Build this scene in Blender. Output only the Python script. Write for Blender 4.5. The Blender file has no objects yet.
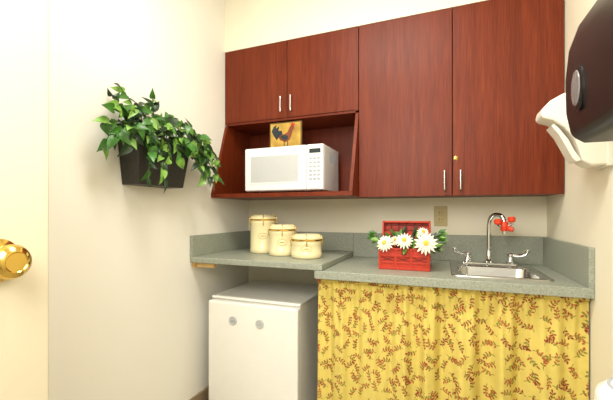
import bpy, bmesh, math, random
import numpy as np
from mathutils import Vector, Matrix
random.seed(7); np.random.seed(7)
S = bpy.context.scene
COL = S.collection

# ---------------------------------------------------------------- materials
def srgb(r, g, b):
    f = lambda c: (c/255/12.92) if c/255 <= 0.04045 else ((c/255+0.055)/1.055)**2.4
    return (f(r), f(g), f(b), 1)

def mat(name, col, rough=0.5, metal=0.0, var=0.05, scale=20, bump=0.0, coat=0.0, emit=0.0, stretch=(1,1,1), detail=3):
    m = bpy.data.materials.new(name); m.use_nodes = True
    nt = m.node_tree; b = nt.nodes['Principled BSDF']
    b.inputs['Roughness'].default_value = rough
    b.inputs['Metallic'].default_value = metal
    b.inputs['Coat Weight'].default_value = coat
    tc = nt.nodes.new('ShaderNodeTexCoord'); mp = nt.nodes.new('ShaderNodeMapping')
    mp.inputs['Scale'].default_value = stretch
    nt.links.new(tc.outputs['Object'], mp.inputs['Vector'])
    n = nt.nodes.new('ShaderNodeTexNoise'); n.inputs['Scale'].default_value = scale; n.inputs['Detail'].default_value = detail
    nt.links.new(mp.outputs['Vector'], n.inputs['Vector'])
    r = nt.nodes.new('ShaderNodeValToRGB')
    c = col
    r.color_ramp.elements[0].position = 0.3; r.color_ramp.elements[1].position = 0.7
    r.color_ramp.elements[0].color = (c[0]*(1-var), c[1]*(1-var), c[2]*(1-var), 1)
    r.color_ramp.elements[1].color = (min(1,c[0]*(1+var)), min(1,c[1]*(1+var)), min(1,c[2]*(1+var)), 1)
    nt.links.new(n.outputs['Fac'], r.inputs['Fac'])
    nt.links.new(r.outputs['Color'], b.inputs['Base Color'])
    if bump:
        bp = nt.nodes.new('ShaderNodeBump'); bp.inputs['Strength'].default_value = bump; bp.inputs['Distance'].default_value = 0.002
        nt.links.new(n.outputs['Fac'], bp.inputs['Height']); nt.links.new(bp.outputs['Normal'], b.inputs['Normal'])
    if emit:
        b.inputs['Emission Color'].default_value = col; b.inputs['Emission Strength'].default_value = emit
    return m

def wood_mat(name, c_dark, c_mid, c_light, rough=0.3):
    m = bpy.data.materials.new(name); m.use_nodes = True
    nt = m.node_tree; b = nt.nodes['Principled BSDF']; b.inputs['Roughness'].default_value = rough
    b.inputs['Specular IOR Level'].default_value = .25
    tc = nt.nodes.new('ShaderNodeTexCoord')
    mp = nt.nodes.new('ShaderNodeMapping'); mp.inputs['Scale'].default_value = (11, 11, 0.6)
    nt.links.new(tc.outputs['Object'], mp.inputs['Vector'])
    n1 = nt.nodes.new('ShaderNodeTexNoise'); n1.inputs['Scale'].default_value = 2.2; n1.inputs['Detail'].default_value = 8
    n1.inputs['Roughness'].default_value = 0.6; n1.inputs['Distortion'].default_value = .9
    nt.links.new(mp.outputs['Vector'], n1.inputs['Vector'])
    mp2 = nt.nodes.new('ShaderNodeMapping'); mp2.inputs['Scale'].default_value = (110, 110, 3.5)
    nt.links.new(tc.outputs['Object'], mp2.inputs['Vector'])
    n2 = nt.nodes.new('ShaderNodeTexNoise'); n2.inputs['Scale'].default_value = 2.0; n2.inputs['Detail'].default_value = 4
    nt.links.new(mp2.outputs['Vector'], n2.inputs['Vector'])
    mx = nt.nodes.new('ShaderNodeMath'); mx.operation = 'MULTIPLY_ADD'; mx.inputs[1].default_value = 0.5
    nt.links.new(n2.outputs['Fac'], mx.inputs[0])
    sc = nt.nodes.new('ShaderNodeMath'); sc.operation = 'MULTIPLY'; sc.inputs[1].default_value = 0.5
    nt.links.new(n1.outputs['Fac'], sc.inputs[0]); nt.links.new(sc.outputs[0], mx.inputs[2])
    r = nt.nodes.new('ShaderNodeValToRGB'); e = r.color_ramp.elements
    e[0].position = 0.34; e[0].color = c_dark; e[1].position = 0.66; e[1].color = c_light
    k = e.new(0.5); k.color = c_mid
    nt.links.new(mx.outputs[0], r.inputs['Fac']); nt.links.new(r.outputs['Color'], b.inputs['Base Color'])
    return m

M = {}
M['wall'] = mat('wall_paint', srgb(241,238,228), 0.7, var=0.01, scale=3)
M['wallback'] = mat('wall_paint_back', srgb(242,236,214), 0.7, var=0.01, scale=3)
M['ceil'] = mat('ceiling_paint', srgb(245,243,236), 0.9, var=0.01)
M['floor'] = mat('floor_tile', srgb(160,152,134), 0.5, var=0.15, scale=12)
M['door'] = mat('door_paint', srgb(216,207,182), 0.5, var=0.01, scale=4)
M['base'] = mat('baseboard_vinyl', srgb(150,130,104), 0.5, var=0.05)
M['cherry'] = wood_mat('cherry_laminate', srgb(86,30,11), srgb(108,41,16), srgb(126,53,23), 0.42)
M['cherry_dark'] = wood_mat('cherry_interior', srgb(86,29,11), srgb(104,38,15), srgb(118,47,20), 0.42)
M['laminate'] = mat('counter_laminate', srgb(152,157,143), 0.4, var=0.22, scale=160, detail=6)
M['nickel'] = mat('satin_nickel', srgb(200,200,200), 0.25, 1.0, var=0.02)
M['chrome'] = mat('chrome', srgb(220,222,224), 0.08, 1.0, var=0.01)
M['steel'] = mat('stainless_steel', srgb(205,205,200), 0.25, 1.0, var=0.05, scale=40, stretch=(1,20,1))
M['brass'] = mat('polished_brass', srgb(226,190,98), 0.14, 1.0, var=0.03)
M['white'] = mat('white_plastic', srgb(242,242,240), 0.3, var=0.01)
M['whitegrey'] = mat('microwave_window', srgb(196,198,198), 0.15, var=0.06, scale=300)
M['button'] = mat('button_grey', srgb(170,175,180), 0.4, var=0.02)
M['display'] = mat('display_dark', srgb(50,60,62), 0.1, var=0.05)
M['darkgap'] = mat('dark_gap', srgb(60,58,55), 0.6)
M['fridge'] = mat('fridge_enamel', srgb(244,242,234), 0.32, var=0.01)
M['cream'] = mat('cream_ceramic', srgb(242,230,182), 0.22, var=0.03, scale=8, coat=0.3)
M['tan'] = mat('label_brown', srgb(190,158,90), 0.4, var=0.2, scale=90)
M['red'] = mat('red_lacquered_wicker', srgb(190,50,24), 0.42, var=0.15, scale=60, bump=0.3)
M['darkred'] = mat('red_inside', srgb(124,28,16), 0.6, var=0.15)
M['petal'] = mat('petal_white', srgb(244,240,222), 0.6, var=0.03)
M['pollen'] = mat('flower_center', srgb(226,190,60), 0.7, var=0.15, scale=200)
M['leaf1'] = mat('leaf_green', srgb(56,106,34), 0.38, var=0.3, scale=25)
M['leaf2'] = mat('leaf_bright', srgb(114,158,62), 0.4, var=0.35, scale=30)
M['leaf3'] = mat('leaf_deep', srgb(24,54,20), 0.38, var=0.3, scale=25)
M['stem'] = mat('vine_stem', srgb(70,100,40), 0.6)
M['planter'] = mat('planter_dark_wicker', srgb(40,37,30), 0.5, var=0.3, scale=80, bump=0.5)
M['black'] = mat('dispenser_smoke_plastic', srgb(24,23,23), 0.34, var=0.1)
M['greywin'] = mat('dispenser_window', srgb(120,120,120), 0.15, var=0.1)
M['disp'] = mat('dispenser_white', srgb(240,236,222), 0.3, var=0.01)
M['beige'] = mat('outlet_beige', srgb(190,172,118), 0.4, var=0.03)
M['orange'] = mat('eyewash_orange', srgb(226,66,30), 0.35, var=0.05)
M['cleat'] = mat('pine_cleat', srgb(214,176,110), 0.6, var=0.15, scale=10, stretch=(10,1,10))
M['grey'] = mat('grey_plastic', srgb(190,192,190), 0.4, var=0.03)
M['plaque'] = mat('plaque_yellow', srgb(190,152,62), 0.5, var=0.35, scale=14)
M['plaqueframe'] = mat('plaque_frame', srgb(110,82,40), 0.5, var=0.2)
M['rblue'] = mat('rooster_blue', srgb(28,44,52), 0.5, var=0.3)
M['rrust'] = mat('rooster_rust', srgb(120,58,26), 0.5, var=0.3)
M['rred'] = mat('rooster_red', srgb(190,34,24), 0.5)
M['panel'] = mat('side_panel', srgb(190,182,160), 0.5, var=0.02)
M['lampglass'] = mat('lamp_diffuser', srgb(255,248,232), 0.5, var=0.0, emit=3.0)

# ---------------------------------------------------------------- helpers
def obj(name, me, m=None, parent=None, smooth=False):
    o = bpy.data.objects.new(name, me); COL.objects.link(o)
    if m is not None:
        for k in (m if isinstance(m, (list, tuple)) else [m]): me.materials.append(k)
    if parent: o.parent = parent
    if smooth:
        for p in me.polygons: p.use_smooth = True
    return o

def empty(name):
    o = bpy.data.objects.new(name, None); COL.objects.link(o); o.empty_display_size = 0.05; return o

def bevel(o, w, seg=3):
    md = o.modifiers.new('bevel', 'BEVEL'); md.width = w; md.segments = seg; md.limit_method = 'ANGLE'
    md.angle_limit = math.radians(35)
    for p in o.data.polygons: p.use_smooth = True
    wn = o.modifiers.new('wn', 'WEIGHTED_NORMAL'); wn.keep_sharp = True
    return o

def boxes(name, lst, m, parent=None, bev=0, seg=2):
    v = []; f = []
    for (x0,x1,y0,y1,z0,z1) in lst:
        n = len(v)
        v += [(x0,y0,z0),(x1,y0,z0),(x1,y1,z0),(x0,y1,z0),(x0,y0,z1),(x1,y0,z1),(x1,y1,z1),(x0,y1,z1)]
        f += [tuple(n+i for i in q) for q in [(3,2,1,0),(4,5,6,7),(0,1,5,4),(1,2,6,5),(2,3,7,6),(3,0,4,7)]]
    me = bpy.data.meshes.new(name); me.from_pydata(v, [], f); me.update()
    o = obj(name, me, m, parent)
    if bev: bevel(o, bev, seg)
    return o
def box(name, x0,x1,y0,y1,z0,z1, m, parent=None, bev=0, seg=3):
    return boxes(name, [(x0,x1,y0,y1,z0,z1)], m, parent, bev, seg)

def lathe(name, prof, c, m, parent=None, seg=40, axis=(0,0,1), sx=1, sy=1):
    q = Vector((0,0,1)).rotation_difference(Vector(axis).normalized())
    v = []; f = []
    for (r, h) in prof:
        for i in range(seg):
            a = 2*math.pi*i/seg
            v.append(Vector(c) + q @ Vector((r*sx*math.cos(a), r*sy*math.sin(a), h)))
    for j in range(len(prof)-1):
        for i in range(seg):
            k = (i+1) % seg
            f.append((j*seg+i, j*seg+k, (j+1)*seg+k, (j+1)*seg+i))
    f.append(tuple(range(seg))[::-1]); f.append(tuple((len(prof)-1)*seg+i for i in range(seg)))
    me = bpy.data.meshes.new(name); me.from_pydata(v, [], f); me.update()
    o = obj(name, me, m, parent, True)
    md = o.modifiers.new('es', 'EDGE_SPLIT'); md.split_angle = math.radians(40)
    return o

def tube(name, pts, r, m, parent=None, res=10, cyclic=False, radii=None):
    cu = bpy.data.curves.new(name, 'CURVE'); cu.dimensions = '3D'; cu.bevel_depth = r; cu.bevel_resolution = 5
    cu.use_fill_caps = True
    sp = cu.splines.new('POLY' if len(pts) < 3 else 'NURBS'); sp.points.add(len(pts)-1)
    for i, p in enumerate(pts):
        sp.points[i].co = (*p, 1)
        if radii: sp.points[i].radius = radii[i]
    if len(pts) >= 3:
        sp.order_u = 3; sp.use_endpoint_u = not cyclic; sp.resolution_u = res
    sp.use_cyclic_u = cyclic
    o = bpy.data.objects.new(name+'_c', cu); COL.objects.link(o)
    dg = bpy.context.evaluated_depsgraph_get(); dg.update()
    me = bpy.data.meshes.new_from_object(o.evaluated_get(dg)); bpy.data.objects.remove(o)
    me.materials.clear(); me.name = name
    return obj(name, me, m, parent, True)

def prism(name, prof, y0, y1, m, parent=None, bev=0, seg=4):
    n = len(prof)
    v = [(x,y0,z) for x,z in prof]+[(x,y1,z) for x,z in prof]
    f = [tuple(range(n)), tuple(range(2*n-1, n-1, -1))]
    for i in range(n):
        k = (i+1) % n
        f.append((i, i+n, k+n, k))
    me = bpy.data.meshes.new(name); me.from_pydata(v, [], f)
    bm = bmesh.new(); bm.from_mesh(me); bmesh.ops.recalc_face_normals(bm, faces=bm.faces); bm.to_mesh(me); bm.free()
    o = obj(name, me, m, parent)
    if bev: bevel(o, bev, seg)
    return o

# ---------------------------------------------------------------- room
XL, XR, YB, ZC = -1.315, 0.52, 2.20, 2.60
YH = -1.8
box('floor', XL-.1, XR+.1, YH-.1, YB+.1, -.05, 0, M['floor'])
box('ceiling', XL-.1, XR+.1, YH-.1, YB+.1, ZC, ZC+.05, M['ceil'])
box('wall_left', XL-.1, XL, YH, YB, 0, ZC, M['wall'])
box('wall_right', XR, XR+.1, YH, YB, 0, ZC, M['wallback'])
box('wall_back', XL-.1, XR+.1, YB, YB+.1, 0, ZC, M['wallback'])
box('wall_hall', XL-.1, XR+.1, YH-.1, YH, 0, ZC, M['wall'])
boxes('wall_front', [(XL, -.86, -.38, -.30, 0, ZC), (0.0, XR, -.38, -.30, 0, ZC), (-.86, 0.0, -.38, -.30, 2.10, ZC)], M['wall'])
box('wall_soffit', XL, XR, 1.903, YB, 2.172, ZC, M['wallback'])
box('baseboard_left', XL, XL+.012, -.28, YB, 0, .09, M['base'])
box('baseboard_back', XL+.012, -.60, YB-.012, YB, 0, .09, M['base'])

# door standing open, hinged on the front wall
d = empty('door_1')
box('leaf', -.874, -.83, -.28, .521, 0.01, 2.06, M['door'], d, .006)
lathe('rosette', [(.044,0),(.044,.004),(.037,.010),(.018,.012),(.014,.026),(.018,.030),(.029,.036),(.034,.046),(.034,.054),(.029,.064),(.020,.069),(.018,.067),(.0,.067)],
      (-.83, .418, 1.035), M['brass'], d, axis=(1,0,0))
lathe('knob_back', [(.041,0),(.034,.010),(.014,.012),(.014,.03),(.027,.040),(.0315,.052),(.027,.068),(.0,.074)],
      (-.874, .418, 1.035), M['brass'], d, axis=(-1,0,0))
for i, z in enumerate((.25, 1.0, 1.8)):
    lathe('hinge_%d'%i, [(.007,0),(.007,.09)], (-.826, -.288, z), M['brass'], d, seg=12)

# ---------------------------------------------------------------- upper cabinets
YF = 1.90
cab = empty('upper_cabinet')
T = .018
XA, XM, XBm, XD, XE = -1.313, -.871, -.434, .046, .518
boxes('carcass', [
    (XA, XA+T, 1.92, 2.198, 1.70, 2.17), (XBm-T, XBm, 1.92, 2.198, 1.70, 2.17), (XA+T, XBm-T, 1.92, 2.198, 2.152, 2.17),
    (XA+T, XBm-T, 1.90, 2.198, 1.690, 1.706), (XA+T, XBm-T, 2.185, 2.198, 1.706, 2.152),
    (XBm+.0005, XBm+T, 1.92, 2.198, 1.22, 2.17), (XE-T, XE, 1.92, 2.198, 1.22, 2.17), (XBm+T, XE-T, 1.92, 2.198, 2.152, 2.17),
    (XBm+T, XE-T, 1.92, 2.198, 1.22, 1.238), (XBm+T, XE-T, 2.185, 2.198, 1.238, 2.152)], M['cherry_dark'], cab)
g = .0018
def cdoor(n, x0, x1, z0, z1):
    return box(n, x0+g, x1-g, YF, YF+.019, z0, z1, M['cherry'], cab, .0015, 2)
cdoor('door_a', XA, XM, 1.700, 2.168); cdoor('door_b', XM, XBm, 1.700, 2.168)
cdoor('door_c', XBm, XD, 1.218, 2.168); cdoor('door_d', XD, XE, 1.218, 2.168)
def pull(x, z0, z1):
    tube('handle', [(x,YF,z0+.008),(x,YF-.022,z0+.010),(x,YF-.026,z0-.002),(x,YF-.027,(z0+z1)/2),(x,YF-.026,z1+.002),(x,YF-.022,z1-.010),(x,YF,z1-.008)], .0048, M['nickel'], cab)
pull(XM-.033, 1.735, 1.83); pull(XM+.033, 1.735, 1.83)
pull(XD-.037, 1.245, 1.345); pull(XD+.037, 1.245, 1.345)
lathe('lock', [(.011,0),(.011,.004),(.008,.006),(.0,.006)], (XD+.016, YF, 1.405), M['brass'], cab, 20, axis=(0,-1,0))
YS = 1.755
def side(n, x0, x1):
    v = []
    prof = [(1.903,1.6895),(2.198,1.6895),(2.198,1.222),(YS,1.222),(YS,1.246)]
    for x in (x0, x1): v += [(x,y,z) for y,z in prof]
    k = len(prof); f = [tuple(range(k)), tuple(range(2*k-1,k-1,-1))]+[(i,i+k,(i+1)%k+k,(i+1)%k) for i in range(k)]
    me = bpy.data.meshes.new(n); me.from_pydata(v,[],f)
    bm = bmesh.new(); bm.from_mesh(me); bmesh.ops.recalc_face_normals(bm, faces=bm.faces); bm.to_mesh(me); bm.free()
    return obj(n, me, M['cherry'], cab)
side('shelf_side_a', XA, XA+T); side('shelf_side_b', XBm-T, XBm)
box('shelf_board', XA+T, XBm-T, YS, 2.198, 1.222, 1.245, M['cherry'], cab)
box('shelf_back', XA+T, XBm-T, 2.19, 2.199, 1.245, 1.69, M['cherry_dark'], cab)

# ---------------------------------------------------------------- microwave
mw = empty('microwave_oven')
x0, x1, y0, y1, z0, z1 = -1.10, -.607, 1.795, 2.10, 1.256, 1.512
box('case', x0, x1, y0+.018, y1, z0, z1, M['white'], mw, .006)
xs = -.705
box('door', x0, xs-.0015, y0, y0+.0175, z0+.003, z1-.001, M['white'], mw, .008)
box('control_panel', xs+.0015, x1, y0, y0+.0175, z0+.003, z1-.001, M['white'], mw, .006)
box('window_surround', x0+.03, xs-.035, y0-.002, y0+.004, z0+.042, z1-.04, M['white'], mw, .008)
box('window', x0+.042, xs-.047, y0-.003, y0+.004, z0+.053, z1-.051, M['whitegrey'], mw, .001)
box('display', xs+.018, x1-.014, y0-.0015, y0+.003, z1-.050, z1-.026, M['display'], mw)
bl = []
for r in range(6):
    for c in range(3):
        bx = xs+.017+c*.0232; bz = z1-.073-r*.023
        bl.append((bx, bx+.018, y0-.0015, y0+.003, bz-.012, bz))
boxes('buttons', bl, M['button'], mw, .001, 1)
box('open_button', xs+.017, x1-.014, y0-.003, y0+.003, z0+.012, z0+.036, M['white'], mw, .002)
boxes('vents', [(x1-.001, x1+.0006, y0+.12+i*.012, y0+.125+i*.012, z1-.09, z1-.04) for i in range(12)], M['button'], mw)
boxes('feet', [(x, x+.03, y, y+.03, 1.2455, z0+.002) for x in (x0+.03, x1-.06) for y in (y0+.04, y1-.06)], M['darkgap'], mw)

# rooster plaque on the microwave
rp = empty('rooster_plaque')
px0, px1, py, pz0, pz1 = -.995, -.782, 1.915, 1.5125, 1.684
box('board', px0, px1, py, py+.012, pz0, pz1, M['plaqueframe'], rp, .002)
box('painted_field', px0+.008, px1-.008, py-.001, py+.004, pz0+.008, pz1-.008, M['plaque'], rp)
def flat(name, pts, y, m, parent, th=.0015):
    v = [(x,y,z) for x,z in pts]+[(x,y+th,z) for x,z in pts]; n = len(pts)
    me = bpy.data.meshes.new(name)
    me.from_pydata(v, [], [tuple(range(n)), tuple(range(2*n-1,n-1,-1))]+[(i,i+n,(i+1)%n+n,(i+1)%n) for i in range(n)])
    return obj(name, me, m, parent)
cx, cz = (px0+px1)/2, (pz0+pz1)/2
P = lambda l: [(cx+a*1.15, cz+b*1.1) for a,b in l]
flat('rooster_body', P([(-.045,.010),(-.03,-.022),(0,-.035),(.025,-.025),(.035,.0),(.045,.035),(.05,.052),(.036,.056),(.026,.045),(.012,.018),(-.012,.008)]), py-.0022, M['rrust'], rp)
flat('rooster_tail', P([(-.03,.005),(-.05,-.02),(-.068,.005),(-.08,.03),(-.068,.055),(-.05,.064),(-.055,.045),(-.035,.055),(-.04,.03),(-.02,.03),(-.015,.008)]), py-.0028, M['rblue'], rp)
flat('rooster_wing', P([(-.028,.0),(-.012,-.022),(.015,-.02),(.018,-.003),(0,.006)]), py-.0034, M['rblue'], rp)
flat('rooster_comb', P([(.034,.054),(.03,.066),(.038,.063),(.042,.07),(.048,.063),(.056,.064),(.052,.052)]), py-.0030, M['rred'], rp)
flat('rooster_wattle', P([(.046,.046),(.052,.046),(.053,.03),(.047,.03)]), py-.0032, M['rred'], rp)
flat('rooster_legs', P([(-.008,-.03),(-.004,-.03),(-.004,-.062),(.008,-.066),(-.016,-.066),(-.008,-.062)]), py-.0030, M['rblue'], rp)
flat('rooster_leg_b', P([(.012,-.03),(.016,-.03),(.016,-.062),(.028,-.066),(.004,-.066),(.012,-.062)]), py-.0030, M['rblue'], rp)

# ---------------------------------------------------------------- counters
ZL, ZM = .885, .853
XS = -.534
XP = -.574
YFc = 1.565
lc = empty('raised_countertop')
box('top', XL+.001, XS, YFc, YB-.001, ZL-.031, ZL, M['laminate'], lc, .004)
box('splash_left', XL+.001, XL+.020, YFc, YB-.001, ZL, 1.003, M['laminate'], lc, .002)
box('splash_back', XL+.020, XS, YB-.020, YB-.001, ZL, 1.003, M['laminate'], lc, .002)
box('cleat', XL+.001, XL+.022, YFc+.02, YB-.06, ZL-.062, ZL-.0315, M['cleat'], lc)
box('cleat_front', XL+.022, XL+.14, YFc+.03, YFc+.05, ZL-.058, ZL-.0315, M['cleat'], lc)
mc = empty('sink_countertop')
hx0, hx1, hy0, hy1 = .052, .408, 1.672, 2.088
boxes('top', [(XP, hx0, YFc+.006, YB-.001, ZM-.038, ZM), (hx1, XR-.001, YFc+.006, YB-.001, ZM-.038, ZM),
              (hx0, hx1, YFc+.006, hy0, ZM-.038, ZM), (hx0, hx1, hy1, YB-.001, ZM-.038, ZM)], M['laminate'], mc)
box('nosing', XP, XR-.001, YFc, YFc+.007, ZM-.0385, ZM+.0005, M['laminate'], mc, .003)
box('splash_back', XS+.001, XR-.020, YB-.020, YB-.001, ZM, 1.003, M['laminate'], mc, .002)
box('splash_right', XR-.020, XR-.001, YFc, YB-.001, ZM, 1.003, M['laminate'], mc, .002)
box('side_panel', XP+.002, XP+.018, 1.64, YB-.002, 0, ZM-.0385, M['panel'], mc)

# sink
def rr(x0,x1,y0,y1,r,z,n=6):
    out = []
    for (cx_,cy_,a0) in ((x1-r,y1-r,0),(x0+r,y1-r,90),(x0+r,y0+r,180),(x1-r,y0+r,270)):
        for i in range(n+1):
            a = math.radians(a0+90*i/n); out.append((cx_+r*math.cos(a), cy_+r*math.sin(a), z))
    return out
sk = empty('stainless_sink')
rings = [rr(.036,.424,1.656,2.104,.03,ZM+.0005), rr(.037,.423,1.657,2.103,.03,ZM+.005), rr(.046,.414,1.666,2.094,.028,ZM+.006),
         rr(.068,.392,1.688,1.985,.05,ZM+.004), rr(.073,.387,1.693,1.980,.05,ZM-.004), rr(.080,.380,1.700,1.973,.05,ZM-.13),
         rr(.10,.36,1.72,1.953,.045,ZM-.15), rr(.21,.25,1.82,1.86,.019,ZM-.155)]
v = []; f = []; n = len(rings[0])
for r_ in rings: v += r_
for j in range(len(rings)-1):
    for i in range(n):
        k = (i+1) % n; f.append((j*n+i, j*n+k, (j+1)*n+k, (j+1)*n+i))
f.append(tuple((len(rings)-1)*n+i for i in range(n)))
me = bpy.data.meshes.new('basin'); me.from_pydata(v,[],f); obj('basin', me, M['steel'], sk, True)
lathe('drain', [(.03,0),(.03,.003),(.02,.003),(.018,.001),(0,.001)], (.23,1.84,ZM-.155), M['chrome'], sk, 24)

# faucet
fc = empty('gooseneck_faucet')
FZ = ZM+.0065; fx, fy = .225, 2.04
box('base_plate', fx-.125, fx+.125, fy-.022, fy+.022, FZ, FZ+.012, M['chrome'], fc, .005)
lathe('column', [(.022,0),(.022,.012),(.014,.02),(.012,.06),(.009,.065)], (fx,fy,FZ+.01), M['chrome'], fc, 24)
dx, dy = .062, -.065
tube('spout', [(fx,fy,FZ+.06),(fx,fy,FZ+.15),(fx,fy,FZ+.225),(fx+.25*dx,fy+.25*dy,FZ+.262),(fx+.75*dx,fy+.75*dy,FZ+.262),(fx+dx,fy+dy,FZ+.240),(fx+dx,fy+dy,FZ+.215)], .0105, M['chrome'], fc)
for s in (-1,1):
    hx = fx+s*.10
    lathe('valve', [(.022,0),(.022,.010),(.015,.018),(.014,.038),(.018,.042),(.018,.052),(.010,.058),(0,.058)], (hx,fy,FZ+.01), M['chrome'], fc, 24)
    tube('wrist_blade', [(hx,fy,FZ+.055),(hx+s*.025,fy-.015,FZ+.055),(hx+s*.050,fy-.035,FZ+.060),(hx+s*.066,fy-.045,FZ+.078),(hx+s*.068,fy-.047,FZ+.088)], .010, M['chrome'], fc, radii=[1.2,.9,.9,1.2,.9])
ew = empty('eyewash_attachment')
ex, ey, ez = fx+dx, fy+dy, FZ+.222
lathe('body', [(.013,0),(.018,.006),(.018,.042),(.013,.048),(0,.048)], (ex,ey,ez-.042), M['orange'], ew, 20)
tube('crossbar', [(ex-.028,ey-.012,ez-.010),(ex-.01,ey,ez-.020),(ex+.01,ey,ez-.020),(ex+.032,ey-.012,ez-.006)], .007, M['chrome'], ew)
for s, zz in ((-1,-.010),(1,.002)):
    lathe('cap', [(.010,0),(.017,.006),(.018,.022),(.013,.028),(0,.028)], (ex+s*.030,ey-.014,ez+zz), M['orange'], ew, 20)
lathe('knob', [(.010,0),(.013,.01),(.010,.026),(0,.026)], (ex+.014,ey-.01,ez-.028), M['orange'], ew, 20, axis=(1,-.5,-.3))
lathe('aerator', [(.010,0),(.010,.014),(0,.014)], (ex,ey,ez-.056), M['chrome'], ew, 20)

# outlet
ou = empty('electrical_outlet')
box('plate', -.047, .027, YB-.006, YB-.0005, 1.052, 1.170, M['beige'], ou, .003)
for z in (1.075, 1.115):
    box('receptacle', -.026, .006, YB-.009, YB-.003, z, z+.032, M['beige'], ou, .004)
    boxes('slots', [(-.018,-.015,YB-.0096,YB-.008,z+.012,z+.024),(-.005,-.002,YB-.0096,YB-.008,z+.012,z+.024)], M['darkgap'], ou)

# ---------------------------------------------------------------- canisters
def canister(x, y, r, h):
    e = empty('ceramic_canister'); z = ZL+.0005; b = h-.035
    lathe('body', [(r*.90,0),(r*.96,.004),(r,.012),(r,.03),(r*.975,.034),(r*.975,b-.022),(r,b-.018),(r,b-.004),(r*.97,b)], (x,y,z), M['cream'], e, 56)
    lathe('seal_band', [(r*.90,0),(r*1.05,.0005),(r*1.05,.0065),(r*.90,.007)], (x,y,z+b-.002), M['brass'], e, 48)
    lathe('lid', [(r*.98,0),(r*1.04,.003),(r*1.04,.014),(r*.98,.019),(r*.80,.024),(r*.76,.028),(r*.3,.029),(0,.029)], (x,y,z+b+.005), M['cream'], e, 56)
    a0 = math.atan2(-y, -x)
    def patch(n, w, zc, hh, off, m):
        N = 20; K = 10; v = []; f = []
        for j in range(K+1):
            t = -1+2*j/K; ww = w*math.sqrt(max(0.02, 1-t*t*.96))
            for i in range(N+1):
                a = a0+(-1+2*i/N)*ww/r
                v.append((x+(r*.975+off)*math.cos(a), y+(r*.975+off)*math.sin(a), z+zc+t*hh))
        for j in range(K):
            for i in range(N):
                q = j*(N+1)+i; f.append((q,q+1,q+N+2,q+N+1))
        me = bpy.data.meshes.new(n); me.from_pydata(v,[],f); obj(n, me, m, e, True)
    zc = .034+(b-.056)/2; hh = min(.018, (b-.06)/2.2)
    patch('label_border', .030, zc, hh, .0012, M['tan']); patch('label', .0275, zc, hh*.84, .0020, M['cream'])
    patch('label_text', .018, zc, hh*.16, .0026, M['tan'])
    for k in (-1, 0, 1):
        a = a0+k*1.15
        px, py_ = x+r*1.06*math.cos(a), y+r*1.06*math.sin(a)
        tube('wire_clasp', [(px,py_,z+b-.03),(px+.006*math.cos(a),py_+.006*math.sin(a),z+b-.01),(px+.003*math.cos(a),py_+.003*math.sin(a),z+b+.014),(x+r*.85*math.cos(a),y+r*.85*math.sin(a),z+b+.032)], .0024, M['brass'], e)
    return e
canister(-1.035, 1.905, .080, .236)
canister(-.872, 1.835, .078, .180)
canister(-.695, 1.775, .084, .132)

# ---------------------------------------------------------------- leaf / petal generator
class MB:
    def __init__(s): s.v = []; s.f = []; s.mi = []
    def add(s, pts, faces, mi=0):
        n = len(s.v); s.v += [tuple(p) for p in pts]; s.f += [tuple(n+i for i in q) for q in faces]; s.mi += [mi]*len(faces)
    def make(s, name, mats, parent):
        me = bpy.data.meshes.new(name); me.from_pydata(s.v, [], s.f)
        for p, k in zip(me.polygons, s.mi): p.material_index = k; p.use_smooth = True
        return obj(name, me, mats, parent)
def leaf(mb, pos, d, nrm, L, W, mi=0, heart=True, droop=.25, fold=.25, clampx=None):
    d = Vector(d).normalized(); nrm = Vector(nrm); nrm = (nrm - d*nrm.dot(d)).normalized(); s = d.cross(nrm)
    if heart: prof = [(0,.02),(-.08,.30),(.05,.47),(.22,.50),(.42,.43),(.62,.30),(.82,.13),(1.0,.0)]
    else: prof = [(0,.03),(.12,.2),(.3,.42),(.5,.5),(.7,.42),(.88,.22),(.97,.08),(1,.0)]
    pts = []
    for (t, w) in prof:
        tt = max(t, 0)
        c = Vector(pos)+d*L*t - nrm*(droop*L*tt*tt)
        e = w*W
        cm = Vector(pos)+d*L*max(t,0.0) - nrm*(droop*L*tt*tt)
        pts += [c+s*e+nrm*fold*e, c+s*e*.5+nrm*fold*e*.35 , cm, c-s*e*.5+nrm*fold*e*.35, c-s*e+nrm*fold*e]
    if clampx is not None:
        for p in pts: p.x = max(p.x, clampx+random.random()*.002)
    fs = []
    for j in range(len(prof)-1):
        for i in range(4):
            fs.append((j*5+i, j*5+i+1, (j+1)*5+i+1, (j+1)*5+i))
    mb.add(pts, fs, mi)

# ---------------------------------------------------------------- hanging pothos
pp = empty('potted_pothos')
XW = XL
def tray():
    a = (XW+.002, XW+.125, 1.10, 1.425, 1.455); b = (XW+.002, XW+.10, 1.125, 1.40, 1.255)
    t = .008
    def ring(q, ins=0, z=None):
        return [(q[0]+ins, q[2]+ins, z or q[4]), (q[1]-ins, q[2]+ins, z or q[4]), (q[1]-ins, q[3]-ins, z or q[4]), (q[0]+ins, q[3]-ins, z or q[4])]
    R = [ring(b), ring(a), ring(a, t), ring(b, t, 1.30)]
    v = sum(R, []); f = [(3,2,1,0), (12,13,14,15)]
    for j in range(3):
        for i in range(4):
            k = (i+1)%4; f.append((j*4+i, j*4+k, (j+1)*4+k, (j+1)*4+i))
    me = bpy.data.meshes.new('planter'); me.from_pydata(v,[],f)
    bevel(obj('planter', me, M['planter'], pp), .003, 2)
    boxes('planter_rim', [(XW+.002, XW+.131, 1.094, 1.104, 1.438, 1.460), (XW+.002, XW+.131, 1.421, 1.431, 1.438, 1.460), (XW+.121, XW+.131, 1.104, 1.421, 1.438, 1.460)], M['planter'], pp, .003)
    box('soil', XW+.012, XW+.115, 1.112, 1.413, 1.42, 1.43, M['darkgap'], pp)
tray()
lb = MB()
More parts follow.
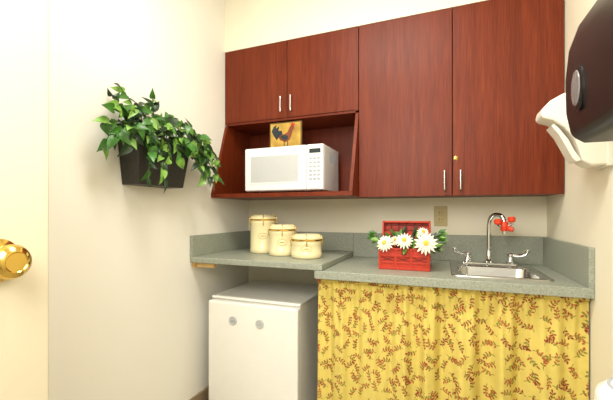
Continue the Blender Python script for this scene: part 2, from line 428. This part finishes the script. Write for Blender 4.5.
tips = [ # X offset from wall, Y, Z
 (.08,1.01,1.60),(.07,1.06,1.65),(.10,1.20,1.66),(.05,1.24,1.63),(.12,1.14,1.60),(.14,.97,1.53),(.12,.95,1.47),(.10,.955,1.38),
 (.14,.98,1.42),(.08,1.36,1.59),(.12,1.43,1.57),(.10,1.48,1.55),(.16,1.48,1.51),(.12,1.56,1.50),(.12,1.61,1.45),(.13,1.64,1.39),
 (.12,1.66,1.32),(.16,1.60,1.42),(.20,1.20,1.50),(.22,1.30,1.45),(.21,1.38,1.44),(.19,1.11,1.38),(.18,1.10,1.27),(.19,1.42,1.34),
 (.20,1.16,1.28),(.18,1.52,1.40),(.15,1.50,1.30),(.20,1.33,1.53),(.18,1.24,1.56),(.17,1.42,1.51),(.14,1.06,1.55),(.17,1.03,1.47),
 (.12,1.56,1.32),(.16,1.46,1.36),(.18,1.28,1.38),(.14,1.04,1.40),(.10,1.54,1.46),(.15,1.56,1.46),(.12,1.33,1.56),
 (.18,1.22,1.37),(.17,1.12,1.50),(.11,1.62,1.30)]
for (tx, ty, tz) in tips:
    bx = XW+.06+random.uniform(-.02,.02); by = min(1.39, max(1.13, 1.26+(ty-1.26)*.5+random.uniform(-.04,.04)))
    p0 = Vector((bx, by, 1.43)); p2 = Vector((XW+tx, ty, tz))
    p1 = Vector(((bx+p2.x)/2+.02, (by*.55+ty*.45), max(tz, 1.46)+.05+random.uniform(0,.04)))
    if tz > 1.56: p1.z = (1.43+tz)/2+.05
    pts = [p0*(1-t)**2+p1*2*t*(1-t)+p2*t*t for t in [i/8 for i in range(9)]]
    tube('vine', pts, .0020, M['stem'], pp, res=3)
    ln = sum((pts[i+1]-pts[i]).length for i in range(8))
    nl = max(4, int(ln/.024))
    for k in range(nl+1):
        t = .15+.85*k/nl
        p = p0*(1-t)**2+p1*2*t*(1-t)+p2*t*t
        tg = ((p1-p0)*(1-t)+(p2-p1)*t).normalized()
        sd = 1 if k%2 else -1
        dr = tg*.5+Vector((random.uniform(-.2,.6), sd*random.uniform(.2,1.0), random.uniform(-1.0,.3)))
        L = random.uniform(.034,.066)
        nr = Vector((random.uniform(.1,1.0), random.uniform(-.9,.4), random.uniform(-.1,.8)))
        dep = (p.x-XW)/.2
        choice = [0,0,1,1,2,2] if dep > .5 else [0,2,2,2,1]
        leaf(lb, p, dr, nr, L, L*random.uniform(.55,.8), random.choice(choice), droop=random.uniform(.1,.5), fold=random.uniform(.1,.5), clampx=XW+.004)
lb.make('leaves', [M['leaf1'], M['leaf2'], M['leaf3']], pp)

# ---------------------------------------------------------------- mini fridge
fr = empty('mini_fridge')
fx0, fx1, fy0, fy1, fz = -1.225, -.680, 1.61, 2.13, .662
box('cabinet', fx0+.004, fx1-.004, fy0+.045, fy1, .03, fz-.016, M['fridge'], fr, .006)
box('top_slab', fx0, fx1, fy0+.035, fy1+.004, fz-.016, fz, M['fridge'], fr, .006)
box('door', fx0, fx1, fy0, fy0+.040, .05, fz-.020, M['fridge'], fr, .010, 4)
box('gasket', fx0+.01, fx1-.01, fy0+.040, fy0+.046, .055, fz-.03, M['grey'], fr)
for x in (-1.060, -.895):
    lathe('magnet', [(.024,0),(.024,.004),(.020,.006),(.019,.0045),(0,.0045)], (x, fy0, .545), M['grey'], fr, 28, axis=(0,-1,0))
    boxes('magnet_bar', [(x-.012,x+.012,fy0-.007,fy0-.004,.542,.548)], M['button'], fr)
boxes('feet', [(x,x+.03,y,y+.03,0,.032) for x in (fx0+.04,fx1-.07) for y in (fy0+.07,fy1-.07)], M['darkgap'], fr)

# ---------------------------------------------------------------- curtain
NX, NZ = 560, 400
cx0, cx1, ctop, cbot = XP+.002, XR-.006, ZM-.034, .04
xs_ = np.linspace(cx0, cx1, NX); zs = np.linspace(ctop, cbot, NZ)
X, Z = np.meshgrid(xs_, zs)
tt = (ctop-Z)/(ctop-cbot)
ph = X*2*np.pi
wob = .5*np.sin(ph*1.3+1)+.35*np.sin(ph*2.9+2.)
f1 = np.sin(ph*7.2+1.6*wob+.4*np.sin(tt*3))
f2 = np.sin(ph*21+2.2*wob+1.0)
env = .7+.3*np.sin(ph*1.1+.6)
Yc = 1.618 + (.006+.028*np.minimum(1,tt*2.6))*f1*env + (.006*(1-tt)**2+.002)*f2 + .003*np.sin(ph*3.3+tt*4)
Yc = np.maximum(Yc, 1.580)
Yc = np.where(tt<.03, 1.598+.003*np.sin(ph*30+3*wob), Yc)
verts = np.stack([X, Yc, Z], -1).reshape(-1,3)
idx = np.arange(NX*NZ).reshape(NZ, NX)
faces = np.stack([idx[:-1,:-1], idx[1:,:-1], idx[1:,1:], idx[:-1,1:]], -1).reshape(-1,4)
me = bpy.data.meshes.new('curtain'); me.from_pydata(verts.tolist(), [], faces.tolist())
for p in me.polygons: p.use_smooth = True
s_ = X*1.2; t_ = Z
W, H = 1.35, .85
colr = np.zeros((NZ, NX, 4), dtype=np.float32)
gold = np.array(srgb(222,202,106)); colr[:] = gold
s0 = s_[0,0]; ds = s_[0,1]-s_[0,0]; dz = -(t_[1,0]-t_[0,0])
redc = [np.array(srgb(*c)) for c in ((150,54,32),(168,78,46),(138,50,34),(178,100,52))]
oliv = np.array(srgb(134,124,48))
def ell(cs, ct, a, b, ang, c):
    R = a
    i0 = int((cs-R-s0)/ds)-1; i1 = int((cs+R-s0)/ds)+2
    j0 = int((ctop-(ct+R))/dz)-1; j1 = int((ctop-(ct-R))/dz)+2
    i0 = max(0,i0); j0 = max(0,j0); i1 = min(NX,i1); j1 = min(NZ,j1)
    if i1 <= i0 or j1 <= j0: return
    A = s_[j0:j1,i0:i1]-cs; B = t_[j0:j1,i0:i1]-ct
    u = A*math.cos(ang)+B*math.sin(ang); w = -A*math.sin(ang)+B*math.cos(ang)
    e = np.abs(u)/a; m_ = (e < 1) & (np.abs(w) < b*(1-e**2))
    colr[j0:j1,i0:i1][m_] = c
step = .055
r_i = 0
yy = cbot
while yy < ctop+step:
    xx = s0-step+(r_i%2)*step*.5
    while xx < s0+W+step:
        px = xx+random.uniform(-.009,.009); pz = yy+random.uniform(-.009,.009)
        ang = random.uniform(0, 2*math.pi); curv = random.choice((-1,1))*random.uniform(18,38)
        a = ang; q = [px-.022*math.cos(ang), pz-.022*math.sin(ang)]
        col = random.choice(redc)
        for k in range(12):
            q[0] += .0042*math.cos(a); q[1] += .0042*math.sin(a); a += curv*.0042
            ell(q[0], q[1], .0032, .0016, a, oliv)
            if k in (3,6,9):
                for sd in (-1,1):
                    aa = a+sd*.95; L = random.uniform(.0056,.0078)
                    ell(q[0]+L*1.15*math.cos(aa), q[1]+L*1.15*math.sin(aa), L, .0036, aa, oliv if random.random()<.25 else random.choice((col,col,redc[1])))
        ell(q[0]+.007*math.cos(a), q[1]+.007*math.sin(a), .008, .0040, a, col)
        xx += step
    yy += step*.82; r_i += 1
at = me.color_attributes.new('pattern', 'FLOAT_COLOR', 'POINT')
at.data.foreach_set('color', colr.reshape(-1))
cm = bpy.data.materials.new('leaf_print_fabric'); cm.use_nodes = True
nt = cm.node_tree; b = nt.nodes['Principled BSDF']; b.inputs['Roughness'].default_value = .85
an = nt.nodes.new('ShaderNodeVertexColor'); an.layer_name = 'pattern'
nn = nt.nodes.new('ShaderNodeTexNoise'); nn.inputs['Scale'].default_value = 30
mr = nt.nodes.new('ShaderNodeMapRange'); mr.inputs['To Min'].default_value = .88; mr.inputs['To Max'].default_value = 1.1
mxn = nt.nodes.new('ShaderNodeVectorMath'); mxn.operation = 'SCALE'
tcn = nt.nodes.new('ShaderNodeTexCoord'); nt.links.new(tcn.outputs['Object'], nn.inputs['Vector'])
nt.links.new(nn.outputs['Fac'], mr.inputs['Value']); nt.links.new(an.outputs['Color'], mxn.inputs[0]); nt.links.new(mr.outputs['Result'], mxn.inputs['Scale'])
nt.links.new(mxn.outputs['Vector'], b.inputs['Base Color'])
ce = empty('skirt_curtain')
obj('cloth', me, cm, ce)
tube('rod', [(XP+.019,1.622,ZM-.046),(XR-.001,1.622,ZM-.046)], .005, M['nickel'], ce)

# ---------------------------------------------------------------- red box with flowers
rb = empty('red_wicker_box')
bx0, bx1, by0, by1, bz = -.292, -.058, 1.735, 1.875, ZM+.001
bh = .105
t = .007
boxes('walls', [(bx0,bx1,by0,by0+t,bz,bz+bh),(bx0,bx1,by1-t,by1,bz,bz+bh),(bx0,bx0+t,by0+t,by1-t,bz,bz+bh),(bx1-t,bx1,by0+t,by1-t,bz,bz+bh),(bx0+t,bx1-t,by0+t,by1-t,bz,bz+t)], M['red'], rb, .0015, 1)
sl = []
for z in (0, .030, .062, .095): sl.append((bx0-.003,bx1+.003,by0-.004,by0,bz+z,bz+z+.010))
for x in (bx0-.003, bx0+.075, bx0+.148, bx1-.007): sl.append((x,x+.010,by0-.005,by0,bz,bz+bh))
for z in (0, .047, .095): sl.append((bx1,bx1+.004,by0,by1,bz+z,bz+z+.010))
boxes('slats', sl, M['red'], rb, .001, 1)
for i in range(3):
    xa = bx0+.008+i*.0735
    tube('weave', [(xa,by0-.0025,bz+.040),(xa+.066,by0-.0025,bz+.062)], .0018, M['darkred'], rb)
    tube('weave', [(xa,by0-.0025,bz+.062),(xa+.066,by0-.0025,bz+.040)], .0018, M['darkred'], rb)
box('clasp', (bx0+bx1)/2-.009,(bx0+bx1)/2+.009,by0-.008,by0-.003,bz+.072,bz+.098,M['darkred'],rb,.001)
lx0, lx1 = bx0-.002, bx1+.002
lz0, lz1 = bz+bh, bz+bh+.130
boxes('lid', [(lx0,lx1,by1+.002,by1+.009,lz0-.004,lz1),(lx0,lx0+.009,by1-.030,by1+.002,lz0,lz1),(lx1-.009,lx1,by1-.030,by1+.002,lz0,lz1),
              (lx0+.009,lx1-.009,by1-.030,by1+.002,lz1-.010,lz1)], M['red'], rb, .0015, 1)
sl = []
for k in range(1,5): sl.append((lx0+.009,lx1-.009,by1-.001,by1+.003,lz0+k*.026,lz0+k*.026+.006))
for k in range(1,6): sl.append((lx0+k*.039,lx0+k*.039+.006,by1-.002,by1+.003,lz0,lz1-.01))
boxes('lid_lattice', sl, M['darkred'], rb)
box('floral_foam', bx0+.012, bx1-.012, by0+.012, by1-.012, bz+.010, bz+.085, M['leaf3'], rb)

bq = empty('daisy_bouquet')
def flower(c, nrm, r):
    nrm = Vector(nrm).normalized(); mb = MB()
    a_ = nrm.cross(Vector((0,0,1))).normalized(); b_ = nrm.cross(a_)
    for ring, (cnt, L, up) in enumerate(((16, r, .12), (14, r*.82, .42), (10, r*.55, .85))):
        for i in range(cnt):
            a = 2*math.pi*(i+.5*(ring%2))/cnt+random.uniform(-.06,.06)
            d_ = (a_*math.cos(a)+b_*math.sin(a))+nrm*up
            leaf(mb, Vector(c)+nrm*.002*ring, d_, nrm, L*random.uniform(.88,1.05), L*.27, 0, heart=False, droop=.18, fold=-.3)
    mb.make('petals', [M['petal']], bq)
    lathe('flower_center', [(r*.24,0),(r*.26,.006),(r*.18,.013),(0,.015)], Vector(c)+nrm*.004, M['pollen'], bq, 20, axis=nrm)
    tube('flower_stem', [Vector(c), Vector(c)-nrm*.02+Vector((0,.01,-.02)), Vector((max(bx0+.03,min(bx1-.03,c[0])), 1.80, bz+.087))], .0022, M['stem'], bq)
fl = [((-.262,1.72,.982),(-.35,-1,.45),.045),((-.170,1.715,.998),(0,-1,.55),.044),((-.072,1.70,.988),(.1,-1,.25),.054),((-.085,1.73,1.038),(.2,-1,.7),.030),((-.215,1.74,.995),(-.1,-1,.7),.028)]
for c, nn_, r in fl: flower(c, nn_, r)
gb = MB()
for i in range(100):
    x = random.uniform(-.31,-.03); y = random.uniform(1.735,1.85); z = random.uniform(.955,1.015)
    out = (x+.17)/.12
    dr = Vector((out*random.uniform(.4,1.2)+random.uniform(-.3,.3), random.uniform(-.7,.15), random.uniform(-.3,.9)))
    L = random.uniform(.032,.056)
    leaf(gb, (x,y,z), dr, (random.uniform(-.3,.3),-.7,.7), L, L*.42, random.choice([0,1,2]), heart=False, droop=.3)
for (x,z,sx) in ((-.30,.995,-1),(-.32,1.01,-1),(-.03,1.02,1),(-.02,1.035,1),(-.31,1.03,-1),(-.02,1.0,1)):
    for k in range(3):
        leaf(gb, (x,1.77,z), (sx,random.uniform(-.5,0),random.uniform(-.4,.7)), (0,-.8,.6), .042, .017, k%2, heart=False)
gb.make('foliage', [M['leaf1'], M['leaf2'], M['leaf3']], bq)
for sx, xe in ((-1,-.315),(1,-.018)):
    tube('sprig', [(-.17+sx*.05,1.79,bz+.088),(-.17+sx*.1,1.78,1.0),(xe,1.77,1.01)], .0018, M['stem'], bq)

# ---------------------------------------------------------------- right wall dispensers
td = empty('paper_towel_dispenser')
prof = [(.519,1.318),(.355,1.318),(.326,1.338),(.314,1.40),(.312,1.49),(.320,1.57),(.342,1.635),(.390,1.69),(.45,1.715),(.519,1.72)]
prism('cover', prof, .78, 1.15, M['black'], td, .012, 4)
box('back_plate', .506, .5195, .77, 1.152, 1.312, 1.73, M['black'], td, .003)
lathe('level_window_rim', [(.050,0),(.050,.004),(.042,.006),(0,.006)], (.3135,1.045,1.44), M['black'], td, 36, axis=(-1,0,0), sx=1.15, sy=.75)
lathe('level_window', [(.040,0),(.036,.004),(0,.005)], (.3095,1.045,1.44), M['greywin'], td, 36, axis=(-1,0,0), sx=1.15, sy=.75)
sd_ = empty('soap_dispenser')
prof = [(.519,1.290),(.464,1.290),(.442,1.305),(.432,1.345),(.418,1.385),(.390,1.425),(.356,1.452),(.328,1.462),(.321,1.475),(.327,1.497),(.350,1.522),(.387,1.542),(.43,1.550),(.519,1.550)]
prism('body', prof, 1.43, 1.52, M['disp'], sd_, .014, 4)
prism('push_lever', [(.441,1.31),(.421,1.345),(.404,1.385),(.377,1.425),(.362,1.442),(.354,1.434),(.377,1.40),(.396,1.36),(.414,1.32),(.426,1.305)], 1.440, 1.510, M['disp'], sd_, .003, 2)
box('wall_bracket', .505, .5195, 1.418, 1.532, 1.285, 1.557, M['disp'], sd_, .004)

# ---------------------------------------------------------------- waste bin
wb = empty('waste_bin')
lathe('bin', [(.075,0),(.08,.004),(.088,.67),(.091,.675),(.091,.687),(.086,.687)], (.426,1.0,0), M['white'], wb, 48)
lathe('lid', [(.090,0),(.091,.012),(.087,.026),(.070,.042),(.064,.041),(.056,.046),(.03,.049),(0,.050)], (.426,1.0,.688), M['white'], wb, 48)
lathe('lid_ring', [(.069,0),(.069,.003),(.062,.004),(.060,0)], (.426,1.0,.728), M['button'], wb, 48)

# ---------------------------------------------------------------- lights
lf = empty('ceiling_light_fixture')
box('frame', -.75, .05, .55, 1.05, 2.555, 2.5995, M['white'], lf, .004)
box('diffuser', -.72, .02, .58, 1.02, 2.548, 2.556, M['lampglass'], lf)
def area(name, loc, tgt, sx, sy, pw, col):
    l = bpy.data.lights.new(name, 'AREA'); l.shape = 'RECTANGLE'; l.size = sx; l.size_y = sy; l.energy = pw; l.color = col
    o = bpy.data.objects.new(name, l); COL.objects.link(o); o.location = loc
    o.rotation_euler = (Vector(tgt)-Vector(loc)).to_track_quat('-Z','Y').to_euler(); return o
area('ceiling_lamp', (-.35,.80,2.54), (-.35,.81,0), .74, .44, 24, (1,.965,.89))
area('entry_fill', (-.35,-.2,1.8), (-.45,2.0,.8), .8, .8, 22, (1,.975,.92))  # added front fill just behind the camera, no fixture stands here
area('hall_fill', (-.4,-1.1,2.5), (-.4,-1.0,0), .8, .8, 20, (1,.97,.92))  # unseen fill added in the hall to send light through the doorway
w = bpy.data.worlds.new('world'); S.world = w; w.use_nodes = True
w.node_tree.nodes['Background'].inputs[0].default_value = (1,.95,.88,1); w.node_tree.nodes['Background'].inputs[1].default_value = .3

# ---------------------------------------------------------------- camera
cd = bpy.data.cameras.new('camera'); cam = bpy.data.objects.new('camera', cd); COL.objects.link(cam)
cd.sensor_fit = 'HORIZONTAL'; cd.sensor_width = 36; cd.lens = 347/613*36; cd.shift_y = 13/613; cd.clip_start = .02
cam.location = (0,0,1.13); cam.rotation_euler = (math.pi/2, 0, math.atan(.392))
S.camera = cam
S.view_settings.view_transform = 'Standard'
